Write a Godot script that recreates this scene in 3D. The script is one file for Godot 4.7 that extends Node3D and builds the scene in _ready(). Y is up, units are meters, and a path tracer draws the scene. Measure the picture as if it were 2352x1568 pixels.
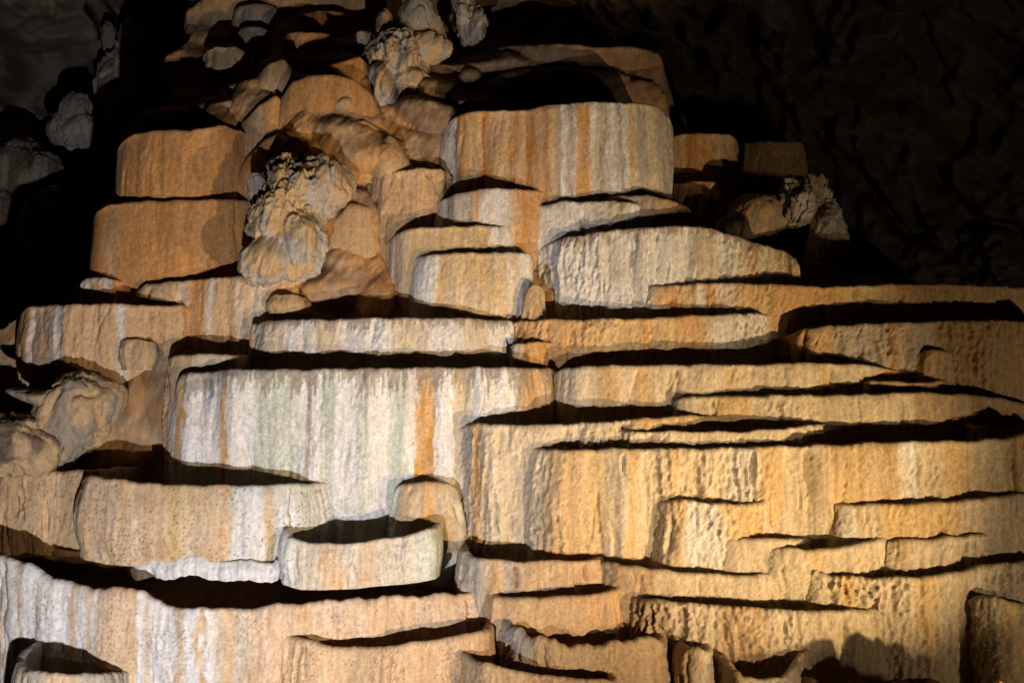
extends Node3D
# A lit cave chamber: a cascade of rimstone dams climbing to the rear wall.
# Points are measured on a 2352 x 1568 grid with a depth in metres each; at() turns them into places.

const FOCAL := 2400.0
const PITCH := 0.06906
const EYE := Vector3(0, 1.9, 0)
var nz: Array = []
var mats := {}
var anchors: Array = []
var counts := {}
var triangles := 0

const PAL := {
	"O": [0.56, 0.310, 0.115], "B": [0.44, 0.215, 0.075], "Y": [0.59, 0.405, 0.195], "T": [0.48, 0.325, 0.175],
	"P": [0.60, 0.390, 0.215], "C": [0.58, 0.480, 0.345], "L": [0.47, 0.44, 0.40], "W": [0.69, 0.665, 0.635], "G": [0.38, 0.335, 0.285],
	"N": [0.575, 0.59, 0.49], "K": [0.29, 0.235, 0.175], "D": [0.16, 0.115, 0.075], "H": [0.54, 0.265, 0.090],
}

func at(px: float, py: float, depth: float) -> Vector3:
	var v := Vector3((px - 1176.0) / FOCAL, (784.0 - py) / FOCAL, -1.0).rotated(Vector3.RIGHT, PITCH)
	return EYE + v * (depth / -v.z)

func numbered(called: String) -> String:
	counts[called] = counts.get(called, 0) + 1
	return called if counts[called] == 1 else "%s_%03d" % [called, counts[called] - 1]

func thing(called: String, label: String, category: String, where: Vector3, group := "") -> Node3D:
	var o := Node3D.new()
	o.name = numbered(called)
	add_child(o)
	o.position = where
	o.set_meta("label", label)
	o.set_meta("category", category)
	if group != "":
		o.set_meta("group", group)
	return o

func mesh_node(called: String, mesh: Mesh, mat: Material, parent: Node3D) -> MeshInstance3D:
	var m := MeshInstance3D.new()
	m.name = called
	m.mesh = mesh
	m.material_override = mat
	m.cast_shadow = GeometryInstance3D.SHADOW_CASTING_SETTING_ON
	parent.add_child(m, true)
	return m

func structure(called: String, mesh: Mesh, mat: Material) -> MeshInstance3D:
	var m := mesh_node(called, mesh, mat, self)
	m.set_meta("kind", "structure")
	return m

# A grid of points (rows x cols) as a smooth mesh; rows from r0 to r1 are drawn.
func grid_mesh(p: PackedVector3Array, c: PackedColorArray, cols: int, r0: int, r1: int, nrm: PackedVector3Array, shift: Vector3, closed := false) -> ArrayMesh:
	var a := []
	a.resize(Mesh.ARRAY_MAX)
	var pv := p.slice(r0 * cols, (r1 + 1) * cols)
	if shift != Vector3.ZERO:
		for i in pv.size():
			pv[i] -= shift
	a[Mesh.ARRAY_VERTEX] = pv
	a[Mesh.ARRAY_NORMAL] = nrm.slice(r0 * cols, (r1 + 1) * cols)
	a[Mesh.ARRAY_COLOR] = c.slice(r0 * cols, (r1 + 1) * cols)
	var idx := PackedInt32Array()
	var n := cols if closed else cols - 1
	idx.resize((r1 - r0) * n * 6)
	var k := 0
	for r in (r1 - r0):
		for i in n:
			var q := r * cols + i
			var e := r * cols + (i + 1) % cols
			idx[k] = q; idx[k + 1] = e; idx[k + 2] = q + cols
			idx[k + 3] = e; idx[k + 4] = e + cols; idx[k + 5] = q + cols
			k += 6
	a[Mesh.ARRAY_INDEX] = idx
	triangles += k / 3
	var m := ArrayMesh.new()
	m.add_surface_from_arrays(Mesh.PRIMITIVE_TRIANGLES, a)
	return m

func grid_normals(p: PackedVector3Array, cols: int, rows: int, closed := false) -> PackedVector3Array:
	var nrm := PackedVector3Array()
	nrm.resize(p.size())
	for r in rows:
		var up := maxi(r - 1, 0) * cols
		var dn := mini(r + 1, rows - 1) * cols
		var here := r * cols
		for i in cols:
			var l := i - 1
			var e := i + 1
			if closed:
				l = posmod(l, cols); e = e % cols
			else:
				l = maxi(l, 0); e = mini(e, cols - 1)
			nrm[here + i] = (p[dn + i] - p[up + i]).cross(p[here + e] - p[here + l]).normalized()
	return nrm

func along(line: Array, x: float) -> float:
	if x <= line[0][0]:
		return line[0][1]
	for i in range(1, line.size()):
		if x <= line[i][0]:
			var a: float = line[i - 1][0]
			var b: float = line[i][0]
			var t := (x - a) / maxf(b - a, 0.001)
			var y0: float = line[i - 1][1]
			var y1: float = line[i][1]
			return lerpf(y0, y1, t * t * (3.0 - 2.0 * t) * 0.5 + t * 0.5)
	return line[-1][1]

func pairs(text: String) -> Array:
	var out := []
	for w in text.split(" ", false):
		var q := w.split(",")
		out.append([float(q[0]), float(q[1])])
	return out

func bands(text: String) -> Array:
	var out := []
	for w in text.split(" ", false):
		out.append([float(w.left(-1)), PAL[w.right(1)]])
	return out

func band_color(b: Array, x: float, soft: float) -> Vector3:
	var got: Array = b[0][1]
	var v := Vector3(got[0], got[1], got[2])
	for i in range(1, b.size()):
		var s: float = b[i][0]
		if x < s - 14.0:
			break
		var g: Array = b[i][1]
		var w := (5.0 + 9.0 * absf(sin(s * 12.9))) * soft
		v = v.lerp(Vector3(g[0], g[1], g[2]), smoothstep(s - w, s + w, x))
	return v

# Where a dam runs into the wall behind it: [depth of that wall, px over which it bends back]
func reach(dep: float, px: float, x0: float, x1: float, ml: Array, mr: Array) -> float:
	if ml and px < x0 + ml[1]:
		var t: float = 1.0 - (px - x0) / ml[1]
		dep = lerpf(dep, ml[0], t * t)
	if mr and px > x1 - mr[1]:
		var t: float = 1.0 - (x1 - px) / mr[1]
		dep = lerpf(dep, mr[0], t * t)
	return dep

# One rimstone dam: an upright curved wall that follows its rim, a rounded lip, and the pool floor behind it.
# d depth of the front, bow how far its ends stand back, l / r radius of a rounded end (0: runs into its neighbour)
func dam(label: String, rim_text: String, bot_text: String, d: float, colors: String, o := {}) -> Node3D:
	var rim := pairs(rim_text)
	var bot := pairs(bot_text)
	var bow: float = o.get("bow", 0.15)
	var lr: float = o.get("l", 0.0)
	var rr: float = o.get("r", 0.0)
	var flare: float = o.get("flare", 0.0)
	var belly: float = o.get("belly", 0.02)
	var th: float = o.get("th", 0.07)
	var drop: float = o.get("drop", 0.16)
	var ext: float = o.get("ext", 0.3)
	var rough: float = o.get("rough", 0.5)
	var fl: float = o.get("fl", 1.0)
	var crk: float = o.get("crk", 1.0)
	var crust: float = o.get("crust", 0.0)
	var back: float = o.get("back", 0.9)
	var skew: float = o.get("skew", 0.0)
	var jag: float = o.get("jag", 0.005)
	var cur: float = o.get("cur", 0.008)
	var speck: float = o.get("speck", 0.5)
	var cls := bands(colors)
	var seed_at: float = float(counts.get("rimstone_dam", 0)) * 37.3 + 11.0
	var x0: float = rim[0][0]
	var x1: float = rim[-1][0]
	var xc := (x0 + x1) * 0.5
	var hw := (x1 - x0) * 0.5
	# plan of the wall
	var plan: Array = []   # [x, z, px, depth without the curl]
	var ml: Array = o.get("ml", [])
	var mr: Array = o.get("mr", [])
	var wl := at(x0, 900, d + bow - skew).x
	var wr := at(x1, 900, d + bow + skew).x
	var steps := 160
	for k in steps + 1:
		var s := float(k) / steps
		s = 0.5 - 0.5 * cos(PI * s)
		var px := lerpf(x0, x1, s)
		var t := (px - xc) / hw
		var dep := reach(d + bow * t * t + skew * t, px, x0, x1, ml, mr)
		var w := at(px, 900, dep)
		var z := w.z
		if lr > 0.0 and w.x - wl < lr:
			var q := clampf(1.0 - (w.x - wl) / lr, 0.0, 1.0)
			z -= lr * (1.0 - sqrt(1.0 - q * q))
		if rr > 0.0 and wr - w.x < rr:
			var q := clampf(1.0 - (wr - w.x) / rr, 0.0, 1.0)
			z -= rr * (1.0 - sqrt(1.0 - q * q))
		plan.append([w.x, z, px, dep])
	var f: Array = plan[0]
	var g: Array = plan[-1]
	var out_l := 0.02 if lr > 0.0 else 0.16
	var out_r := 0.02 if rr > 0.0 else 0.16
	var arm := 0.55
	plan.push_front([f[0] - out_l, f[1] - arm, f[2], f[3]])
	plan.push_back([g[0] + out_r, g[1] - arm, g[2], g[3]])
	# resample by length
	var ds := 0.00148 * d * float(o.get("res", 1.0))
	var xs := PackedFloat32Array(); var zs := PackedFloat32Array(); var pxs := PackedFloat32Array(); var deps := PackedFloat32Array(); var ss := PackedFloat32Array()
	var left := 0.0
	var total := 0.0
	for k in plan.size() - 1:
		var a: Array = plan[k]
		var b: Array = plan[k + 1]
		var len := Vector2(b[0] - a[0], b[1] - a[1]).length()
		while left <= len:
			var t := left / maxf(len, 0.00001)
			xs.append(lerpf(a[0], b[0], t)); zs.append(lerpf(a[1], b[1], t)); pxs.append(lerpf(a[2], b[2], t)); deps.append(lerpf(a[3], b[3], t))
			ss.append(total + left)
			left += ds
		left -= len
		total += len
	var n := xs.size()
	var nx := PackedFloat32Array(); var nzz := PackedFloat32Array()
	nx.resize(n); nzz.resize(n)
	for i in n:
		var a := maxi(i - 4, 0)
		var b := mini(i + 4, n - 1)
		var tv := Vector2(xs[b] - xs[a], zs[b] - zs[a]).normalized()
		nx[i] = -tv.y   # outward: towards +z for a path running +x
		nzz[i] = tv.x
	var top := PackedFloat32Array(); var hh := PackedFloat32Array()
	top.resize(n); hh.resize(n)
	var colr := PackedVector3Array(); var crr := PackedFloat32Array()
	colr.resize(n); crr.resize(n)
	var hmax := 0.0
	for i in n:
		var s := ss[i] + seed_at
		top[i] = at(pxs[i], along(rim, pxs[i]), deps[i]).y + jag * (1.6 * nz[0].get_noise_2d(s * 5.0, 1.0) + 0.6 * nz[0].get_noise_2d(s * 17.0, 5.0))
		hh[i] = maxf(top[i] - at(pxs[i], along(bot, pxs[i]), deps[i]).y + ext, 0.12)
		hmax = maxf(hmax, hh[i])
		colr[i] = band_color(cls, pxs[i], o.get("soft", 1.0))
		crr[i] = crust * (0.45 + 0.6 * nz[2].get_noise_2d(s * 9.0, 3.0) + 0.5 * nz[1].get_noise_2d(s * 30.0, 7.0))
	var o_mean: float = o.get("mix", 0.24)
	var mean := Vector3.ZERO
	for q in colr:
		mean += q / n
	# profile
	var prof: Array = [[-th, drop], [-th * 1.02, drop * 0.6], [-th, th * 0.5]]
	for k in range(1, 6):
		var an := PI * (1.0 - k / 6.0)
		prof.append([-th * 0.5 + th * 0.5 * cos(an), th * 0.42 * (1.0 - sin(an))])
	var lip := prof.size()
	var vrows := int(clampf((hmax - th * 0.42) / (ds * 1.25), 6, 400))
	var rows := lip + vrows + 1
	var p := PackedVector3Array(); var c := PackedColorArray()
	p.resize(rows * n); c.resize(rows * n)
	var n0: FastNoiseLite = nz[0]; var n1: FastNoiseLite = nz[1]; var n2: FastNoiseLite = nz[2]; var n3: FastNoiseLite = nz[3]
	# curtain edges and cracks: each runs down a stretch of the wall, steep on one side
	var groove := PackedFloat32Array()
	groove.resize(rows * n)
	var rng := RandomNumberGenerator.new()
	rng.seed = hash(label)
	var many := int(total * 7.0 * crk)
	for k in many:
		var s0 := rng.randf_range(0.4, total - 0.4)
		var v0 := rng.randf_range(-0.5, 0.55)
		var v1 := v0 + rng.randf_range(0.3, 1.1)
		var depth := (0.004 + 0.045 * pow(rng.randf(), 2.2)) * (0.6 + 0.4 * fl)
		var wide := rng.randf_range(0.008, 0.045)
		var lean := rng.randf_range(-0.05, 0.05)
		var phase := rng.randf() * 90.0
		for r in range(lip, rows):
			var v := float(r - lip) / vrows
			if v < v0 or v > v1:
				continue
			var ends := smoothstep(0.0, 0.12, v - v0) * smoothstep(0.0, 0.12, v1 - v) * smoothstep(0.0, 0.05, v + 0.02)
			var yy := v * hmax
			var sc: float = s0 + lean * v + 0.016 * nz[0].get_noise_2d(yy * 4.0, phase) + 0.006 * nz[0].get_noise_2d(yy * 17.0, phase + 9.0)
			var ic := int(sc / ds)
			for i in range(maxi(ic - 2, 0), mini(ic + int(3.0 * wide / ds) + 2, n)):
				var x: float = i * ds - sc
				var g2: float = exp(-x / wide) if x > 0.0 else maxf(0.0, 1.0 + x / (ds * 1.3))
				groove[r * n + i] = maxf(groove[r * n + i], depth * ends * g2)
	var kc := Vector3(PAL.K[0], PAL.K[1], PAL.K[2])
	var per := 1.0 / ds
	for r in rows:
		var inner := r < lip
		for i in n:
			var h: float
			var off: float
			if inner:
				h = prof[r][1]; off = prof[r][0]
			else:
				var v := float(r - lip) / vrows
				h = th * 0.42 + v * (hh[i] - th * 0.42)
				off = belly * sin(PI * minf(v * 1.1, 1.0)) + flare * v * sqrt(v)
			var y := top[i] - h
			var s := ss[i] + seed_at
			var ws := s + 0.02 * n2.get_noise_2d(s * 2.5, y * 2.2 + 9.0)
			var fade := (1.0 if not inner else (0.5 if r > 2 else 0.25)) * (1.0 if inner else smoothstep(-0.02, 0.06, h))
			var bump0 := n3.get_noise_2d(s * 9.0, y * 11.0)
			var patch := smoothstep(-0.25, 0.45, n2.get_noise_2d(s * 1.3 + 5.0, y * 0.7))
			var flute := n0.get_noise_2d(ws * 7.0, y * 0.7) * 0.6 + n1.get_noise_2d(ws * 17.0, y * 1.8) * 0.4
			var rid := 1.0 - absf(n0.get_noise_2d(ws * 6.0 + 0.01 * bump0, y * 0.5 + 40.0))
			var crack := smoothstep(0.94, 1.0, rid) * smoothstep(-0.1, 0.3, n2.get_noise_2d(s * 2.1 + 70.0, y * 1.3))
			var bump := n3.get_noise_2d(s * 20.0, y * 13.0)
			var plate := absf(n0.get_noise_2d(ws * 15.0 + 12.0, y * 6.0 + bump * 0.4))
			var grain := n1.get_noise_2d(s * 85.0, y * 70.0)
			var disp := cur * (n0.get_noise_2d(ws * 3.4 + 17.0, y * 0.45) + 0.3 * n0.get_noise_2d(ws * 9.0 + 3.0, y * 0.7)) + 0.030 * n2.get_noise_2d(s * 1.7, y * 0.8) + 0.019 * fl * (0.25 + patch) * flute - groove[r * n + i] - 0.012 * crk * crack + rough * ((0.25 + patch) * (0.0075 * bump - 0.010 * plate) + 0.0018 * grain)
			off += disp * fade
			p[r * n + i] = Vector3(xs[i] + nx[i] * off, y + (disp * 0.12 if inner else 0.0), zs[i] + nzz[i] * off)
			# colour
			var jit := n1.get_noise_2d(ws * 13.0, y * 2.7 + 20.0) * 0.022 + n0.get_noise_2d(ws * 4.0, y * 2.6 + 50.0) * 0.025 + n3.get_noise_2d(ws * 45.0, y * 9.0) * 0.012
			var col := colr[clampi(i + int(jit * per), 0, n - 1)]
			var st := n0.get_noise_2d(ws * 30.0, y * 1.3 + 30.0) * 0.6 + n1.get_noise_2d(ws * 62.0, y * 2.0) * 0.7
			col = col.lerp(mean, o_mean + 0.4 * n2.get_noise_2d(ws * 6.0, y * 2.0 + 200.0))
			col *= 1.0 + 0.17 * st + 0.16 * bump + 0.12 * grain
			col = col.lerp(col * 0.9 + Vector3(0.11, 0.105, 0.10), 0.6 * smoothstep(0.2, 0.7, n2.get_noise_2d(ws * 10.0, y * 2.0 + 90.0)))
			col = col.lerp(col * 0.7, 0.6 * smoothstep(0.25, 0.75, n2.get_noise_2d(ws * 8.0 + 33.0, y * 2.6)))
			if crust > 0.0 and h < crr[i]:
				col = col.lerp(kc * (1.0 + 0.35 * bump), 0.75)
			if speck > 0.0:
				col = col.lerp(Vector3(0.11, 0.075, 0.045), 0.7 * speck * smoothstep(0.34, 0.55, n3.get_noise_2d(s * 60.0 + 15.0, y * 34.0) + 0.35 * n2.get_noise_2d(s * 3.0, y * 2.0 + 300.0) - 0.16))
			c[r * n + i] = Color(clampf(col.x, 0.02, 0.85), clampf(col.y, 0.02, 0.85), clampf(col.z, 0.02, 0.85))
	var nrm := grid_normals(p, n, rows)
	var mid := n / 2
	var foot := Vector3(xs[mid], top[mid] - hh[mid], zs[mid])
	var root := thing(o.get("called", "rimstone_dam"), label, o.get("category", "rimstone dam"), foot, o.get("group", "rimstone dams of the cascade"))
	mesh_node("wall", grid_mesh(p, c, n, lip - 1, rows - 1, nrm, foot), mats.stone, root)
	mesh_node("rim", grid_mesh(p, c, n, 0, lip - 1, nrm, foot), mats.stone, root)
	# pool floor, from inside the lip back into the slope
	var fx := PackedVector3Array()
	var last := -1e9
	var fd := int(maxf(1.0, 0.02 / ds))
	var i2 := 0
	while i2 < n:
		var q := p[i2]
		if q.x > last + 0.012 and pxs[i2] > x0 + 1.0 and pxs[i2] < x1 - 1.0:
			fx.append(q); last = q.x
		i2 += fd
	if fx.size() > 3:
		var fr := 14
		var fp := PackedVector3Array(); var fc := PackedColorArray()
		for r in fr:
			var v := float(r) / (fr - 1)
			for q in fx:
				var b := n2.get_noise_2d(q.x * 9.0, q.z * 9.0 - v * 8.0 + seed_at)
				fp.append(Vector3(q.x, q.y - 0.03 * sin(PI * minf(v * 3.0, 1.0)) + 0.012 * b * (0.0 if r == 0 else 1.0), q.z - v * back))
				var k := 1.0 + 0.3 * b
				fc.append(Color(0.44 * k, 0.33 * k, 0.215 * k))
		mesh_node("pool_floor", grid_mesh(fp, fc, fx.size(), 0, fr - 1, grid_normals(fp, fx.size(), fr), foot), mats.stone, root)
	for k in [0.08, 0.5, 0.92]:
		var px := lerpf(x0, x1, k)
		var t := (px - xc) / hw
		var py := (along(rim, px) + along(bot, px)) * 0.5
		var w := at(px, py, reach(d + bow * t * t + skew * t, px, x0, x1, ml, mr))
		anchors.append(Vector3(w.x, w.y, w.z - (0.09 if o.has("called") else 0.18 if w.y > 2.6 and w.x < 0.2 else (0.32 if w.y > 1.7 else 0.62))))
	return root

# A rounded mass of flowstone or knobbly dripstone made of overlapping lumps [px, py, depth, rx, ry, rz, turn]
func lumps(called: String, label: String, category: String, list: Array, color: String, o := {}) -> Node3D:
	var tone: Array = PAL[color]
	var second: Array = PAL[o.get("second", color)]
	var amp: float = o.get("amp", 0.03)
	var fine: float = o.get("fine", 0.006)
	var freq: float = o.get("freq", 5.0)
	var low := 1e9
	var mid := Vector3.ZERO
	for e in list:
		var w := at(e[0], e[1], e[2])
		mid += w / list.size()
		low = minf(low, w.y - e[4])
	mid.y = low
	var root := thing(called, label, category, mid, o.get("group", ""))
	var n3: FastNoiseLite = nz[3]; var n0: FastNoiseLite = nz[0]; var n1: FastNoiseLite = nz[1]
	var part: String = o.get("part", "body")
	var middle := Vector3.ZERO
	var balls: Array = []
	for e in list:
		middle += at(e[0], e[1], e[2]) / list.size()
	if o.has("heart"):
		middle = at(o.heart[0], o.heart[1], o.heart[2])
	var big := 0.0
	for e in list:
		var turn := Basis(Vector3.BACK, -deg_to_rad(float(e[6]) if e.size() > 6 else 0.0))
		var scale_to := Vector3(1.0 / e[3], 1.0 / e[4], 1.0 / e[5])
		var c0: Vector3 = at(e[0], e[1], e[2])
		balls.append([turn, scale_to, scale_to * (turn * (middle - c0))])
		big = maxf(big, (c0 - middle).length() + maxf(e[3], maxf(e[4], e[5])))
	var res := 0.0027 * float(list[0][2]) * float(o.get("res", 1.0))
	var cols := int(clampf(TAU * big / res, 60, 460))
	var rows := int(clampf(PI * big / res, 40, 260))
	var p := PackedVector3Array(); var c := PackedColorArray()
	p.resize(cols * rows); c.resize(cols * rows)
	for r in rows:
		var th := PI * r / (rows - 1)
		for i in cols:
			var ph := TAU * i / cols
			var u := Vector3(sin(th) * cos(ph), cos(th), -sin(th) * sin(ph))
			var sum := 0.0
			for b in balls:
				var q: Vector3 = b[2]
				var v: Vector3 = b[1] * (b[0] * u)
				var aa := v.dot(v)
				var bb := q.dot(v)
				var disc := bb * bb - aa * (q.dot(q) - 1.0)
				if disc > 0.0:
					var t := (-bb + sqrt(disc)) / aa
					if t > 0.0:
						sum += pow(t, 9.0)
			var at_w := middle + u * maxf(pow(sum, 1.0 / 9.0), 0.03)
			var a := n0.get_noise_3d(at_w.x * freq, at_w.y * freq * 0.55, at_w.z * freq)
			var rid := 1.0 - absf(n0.get_noise_3d(at_w.x * freq * 1.2 + 30.0, at_w.y * freq * 0.4, at_w.z * freq * 0.9))
			var m2 := n3.get_noise_3d(at_w.x * freq * 2.6, at_w.y * freq * 1.5, at_w.z * freq * 2.6)
			var b2 := n3.get_noise_3d(at_w.x * 26.0, at_w.y * 18.0, at_w.z * 26.0)
			var g := n1.get_noise_3d(at_w.x * 60.0, at_w.y * 50.0, at_w.z * 60.0)
			var disp := amp * a + 0.5 * amp * m2 - amp * 0.7 * smoothstep(0.78, 1.0, rid) + fine * (b2 + 0.4 * g)
			p[r * cols + i] = at_w + u * disp - mid
			var m := smoothstep(-0.2, 0.25, n0.get_noise_3d(at_w.x * 5.0 + 7.0, at_w.y * 2.5, at_w.z * 5.0) + 0.4 * m2)
			var st := 1.0 + 0.16 * n1.get_noise_2d(at_w.x * 40.0, at_w.y * 6.0) + 0.2 * b2
			c[r * cols + i] = Color(lerpf(tone[0], second[0], m) * st, lerpf(tone[1], second[1], m) * st, lerpf(tone[2], second[2], m) * st)
	var nrm := grid_normals(p, cols, rows, true)
	for i in cols:
		nrm[i] = Vector3.UP
		nrm[(rows - 1) * cols + i] = Vector3.DOWN
	mesh_node(part, grid_mesh(p, c, cols, 0, rows - 1, nrm, Vector3.ZERO, true), mats.stone, root)
	return root

# Folds and domes of the flowstone: [px, py, depth, half width, half height, lean in degrees, how far it stands out]
const FOLDS := [[745, 275, 8.23, 112, 112, 8, 0.22], [800, 325, 8.05, 105, 62, -22, 0.28], [890, 345, 7.88, 34, 46, 10, 0.25], [615, 365, 7.88, 52, 130, 38, 0.19], [690, 350, 7.97, 50, 60, 15, 0.23], [590, 235, 8.23, 56, 84, 38, 0.20], [520, 275, 8.23, 52, 46, 30, 0.17],
	[575, 410, 7.79, 40, 70, 36, 0.12], [485, 235, 8.32, 40, 60, 34, 0.14], [720, 120, 8.68, 110, 52, -12, 0.19], [690, 195, 8.41, 120, 40, -22, 0.17], [800, 170, 8.50, 70, 40, -20, 0.14], [835, 210, 8.41, 36, 70, -12, 0.17], [640, 140, 8.59, 50, 70, 30, 0.17], [570, 150, 8.59, 56, 60, 30, 0.14], [760, 60, 8.95, 90, 36, -8, 0.17], [660, 450, 7.70, 60, 80, 25, 0.14],
	[1090, 210, 8.41, 85, 28, -4, 0.22], [1290, 170, 8.77, 150, 36, 4, 0.23], [1120, 135, 8.95, 120, 28, 2, 0.20], [1010, 195, 8.50, 44, 40, 0, 0.22], [1080, 165, 8.77, 26, 18, 0, 0.24], [1330, 115, 9.13, 200, 36, 3, 0.20], [1200, 90, 9.31, 120, 30, 0, 0.17], [980, 250, 8.23, 60, 40, -20, 0.19], [1430, 200, 8.77, 130, 40, 6, 0.17],
	[775, 560, 7.71, 62, 130, 26, 0.19], [735, 640, 7.52, 70, 50, 20, 0.20], [835, 630, 7.43, 46, 90, 18, 0.19], [830, 500, 7.80, 40, 80, 24, 0.20], [690, 620, 7.52, 40, 60, 20, 0.18],
	[315, 930, 7.40, 86, 120, 18, 0.19], [390, 900, 7.40, 60, 120, 0, 0.17], [230, 985, 7.30, 60, 90, 10, 0.20], [160, 960, 7.30, 60, 90, -10, 0.20]]

# Where the cascade ends on either side: [py, left px, right px, depth]
const EDGES := [[1600, -600, 2900, 6.5], [1000, -600, 2800, 7.2], [900, -300, 2700, 7.4], [800, -150, 2600, 7.5], [720, 10, 2440, 7.6], [660, 150, 2340, 7.8], [610, 240, 1840, 8.0], [560, 265, 1700, 8.2], [480, 280, 1690, 8.3], [400, 330, 1680, 8.6], [330, 350, 1740, 8.9], [290, 400, 1560, 9.1], [200, 420, 1500, 9.6], [120, 440, 1460, 9.8], [60, 490, 1400, 10.1], [0, 510, 1300, 10.4], [-100, 540, 1250, 11]]

# The slope of flowstone that the dams grow on: a sheet a little behind their walls.
func slope() -> void:
	var w := 10.4; var h := 8.0
	var gx := 0.26
	var cx := int(w / gx) + 2
	var cy := int(h / gx) + 2
	var coarse := PackedFloat32Array()
	coarse.resize(cx * cy)
	for j in cy:
		for i in cx:
			var x := -w / 2 + i * gx
			var y := -0.6 + j * gx
			var sw := 0.0
			var sz := 0.0
			for a in anchors:
				var dx: float = a.x - x
				var dy: float = (a.y - y) * 1.5
				var q := 1.0 / pow(dx * dx + dy * dy + 0.02, 1.8)
				sw += q
				sz += q * a.z
			coarse[j * cx + i] = sz / sw
	var gxs := PackedFloat32Array(); var gys := PackedFloat32Array()
	var at_x := -w / 2
	while at_x < w / 2:
		gxs.append(at_x)
		at_x += 0.017 if at_x > -3.9 and at_x < 1.2 else 0.05
	var at_y := -0.6 + h - 0.02
	while at_y > -0.6:
		gys.append(at_y)
		at_y -= 0.017 if at_y > 2.2 and at_y < 5.6 else 0.05
	var nc := gxs.size(); var nr := gys.size()
	var p := PackedVector3Array(); var c := PackedColorArray(); var lift := PackedFloat32Array()
	p.resize(nc * nr); c.resize(nc * nr); lift.resize(nc * nr)
	var n0: FastNoiseLite = nz[0]; var n3: FastNoiseLite = nz[3]; var n1: FastNoiseLite = nz[1]
	for e in FOLDS:
		var m := at(e[0], e[1], e[2])
		var k: float = e[2] / FOCAL
		var rx: float = e[3] * k * 1.2; var ry: float = e[4] * k * 1.2; var hh: float = e[6]
		var ca := cos(deg_to_rad(-e[5])); var sa := sin(deg_to_rad(-e[5]))
		var reach := maxf(rx, ry) * 1.15
		for r in nr:
			var dy := gys[r] - m.y
			if absf(dy) > reach:
				continue
			for i in nc:
				var dx := gxs[i] - m.x
				if absf(dx) > reach:
					continue
				var wob := 0.22 * n0.get_noise_2d(gxs[i] * 2.6 + e[0], gys[r] * 2.6)
				var u := (dx * ca - dy * sa) / rx
				var v := (dx * sa + dy * ca) / ry
				var q := 1.0 + wob - pow(absf(u), 2.4) - pow(absf(v), 2.4)
				if q > 0.0:
					lift[r * nc + i] = maxf(lift[r * nc + i], hh * pow(q, 0.5))
	var edge_l := PackedFloat32Array(); var edge_r := PackedFloat32Array()
	for r in nr:
		var best_l := -9.0; var best_r := 9.0; var near := 1e9
		for e in EDGES:
			var a := at(e[1], e[0], e[3])
			var dy := absf(a.y - gys[r])
			if dy < near:
				near = dy
				best_l = a.x
				best_r = at(e[2], e[0], e[3]).x
		edge_l.append(best_l); edge_r.append(best_r)
	for r in nr:
		var sl := 0.0; var sr := 0.0
		for k in 9:
			var q := clampi(r + (k - 4) * 3, 0, nr - 1)
			sl += edge_l[q] / 9.0; sr += edge_r[q] / 9.0
		var y := gys[r]
		edge_l[r] = sl if r > 12 else edge_l[r]
		edge_r[r] = sr if r > 12 else edge_r[r]
		for i in nc:
			var x := gxs[i]
			var u := (x + w / 2) / gx
			var v := (y + 0.6) / gx
			var a := int(u); var b := int(v)
			var fu := u - a; var fv := v - b
			fu = fu * fu * (3 - 2 * fu); fv = fv * fv * (3 - 2 * fv)
			var k := b * cx + a
			var z := lerpf(lerpf(coarse[k], coarse[k + 1], fu), lerpf(coarse[k + cx], coarse[k + cx + 1], fu), fv)
			var fold := n0.get_noise_2d(x * 2.2 - y * 1.2, y * 1.5)
			var b2 := n3.get_noise_2d(x * 9.0, y * 7.0)
			# beyond the edges of the cascade the slope falls away to the chamber wall
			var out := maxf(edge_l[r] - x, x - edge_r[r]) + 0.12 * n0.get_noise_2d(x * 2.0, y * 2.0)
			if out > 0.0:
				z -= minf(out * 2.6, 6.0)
			z -= 0.006 * absf(n0.get_noise_2d(x * 6.0 - y * 3.0, y * 5.0 + 11.0))
			z += 0.005 * n1.get_noise_2d(x * 9.0 - y * 5.0, y * 3.0 + x) + lift[r * nc + i] + 0.04 * fold + 0.010 * b2 + 0.003 * n1.get_noise_2d(x * 50.0, y * 40.0)
			p[r * nc + i] = Vector3(x, y, z)
			var st := 1.0 + 0.18 * n1.get_noise_2d(x * 30.0, y * 5.0) + 0.2 * b2
			var m := smoothstep(-0.2, 0.35, n0.get_noise_2d(x * 1.9 + 60.0, y * 1.9))
			# dimness painted in: chamber rock tone past the edges, brown behind the top drum
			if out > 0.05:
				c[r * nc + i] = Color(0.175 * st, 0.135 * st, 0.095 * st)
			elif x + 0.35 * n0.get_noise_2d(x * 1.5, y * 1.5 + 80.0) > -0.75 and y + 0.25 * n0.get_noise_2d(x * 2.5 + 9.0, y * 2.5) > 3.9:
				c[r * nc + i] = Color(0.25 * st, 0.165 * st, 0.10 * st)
			else:
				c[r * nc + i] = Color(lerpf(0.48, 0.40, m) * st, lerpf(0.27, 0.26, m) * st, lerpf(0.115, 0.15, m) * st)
	structure("flowstone_slope", grid_mesh(p, c, nc, 0, nr - 1, grid_normals(p, nc, nr), Vector3.ZERO), mats.stone)

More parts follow.
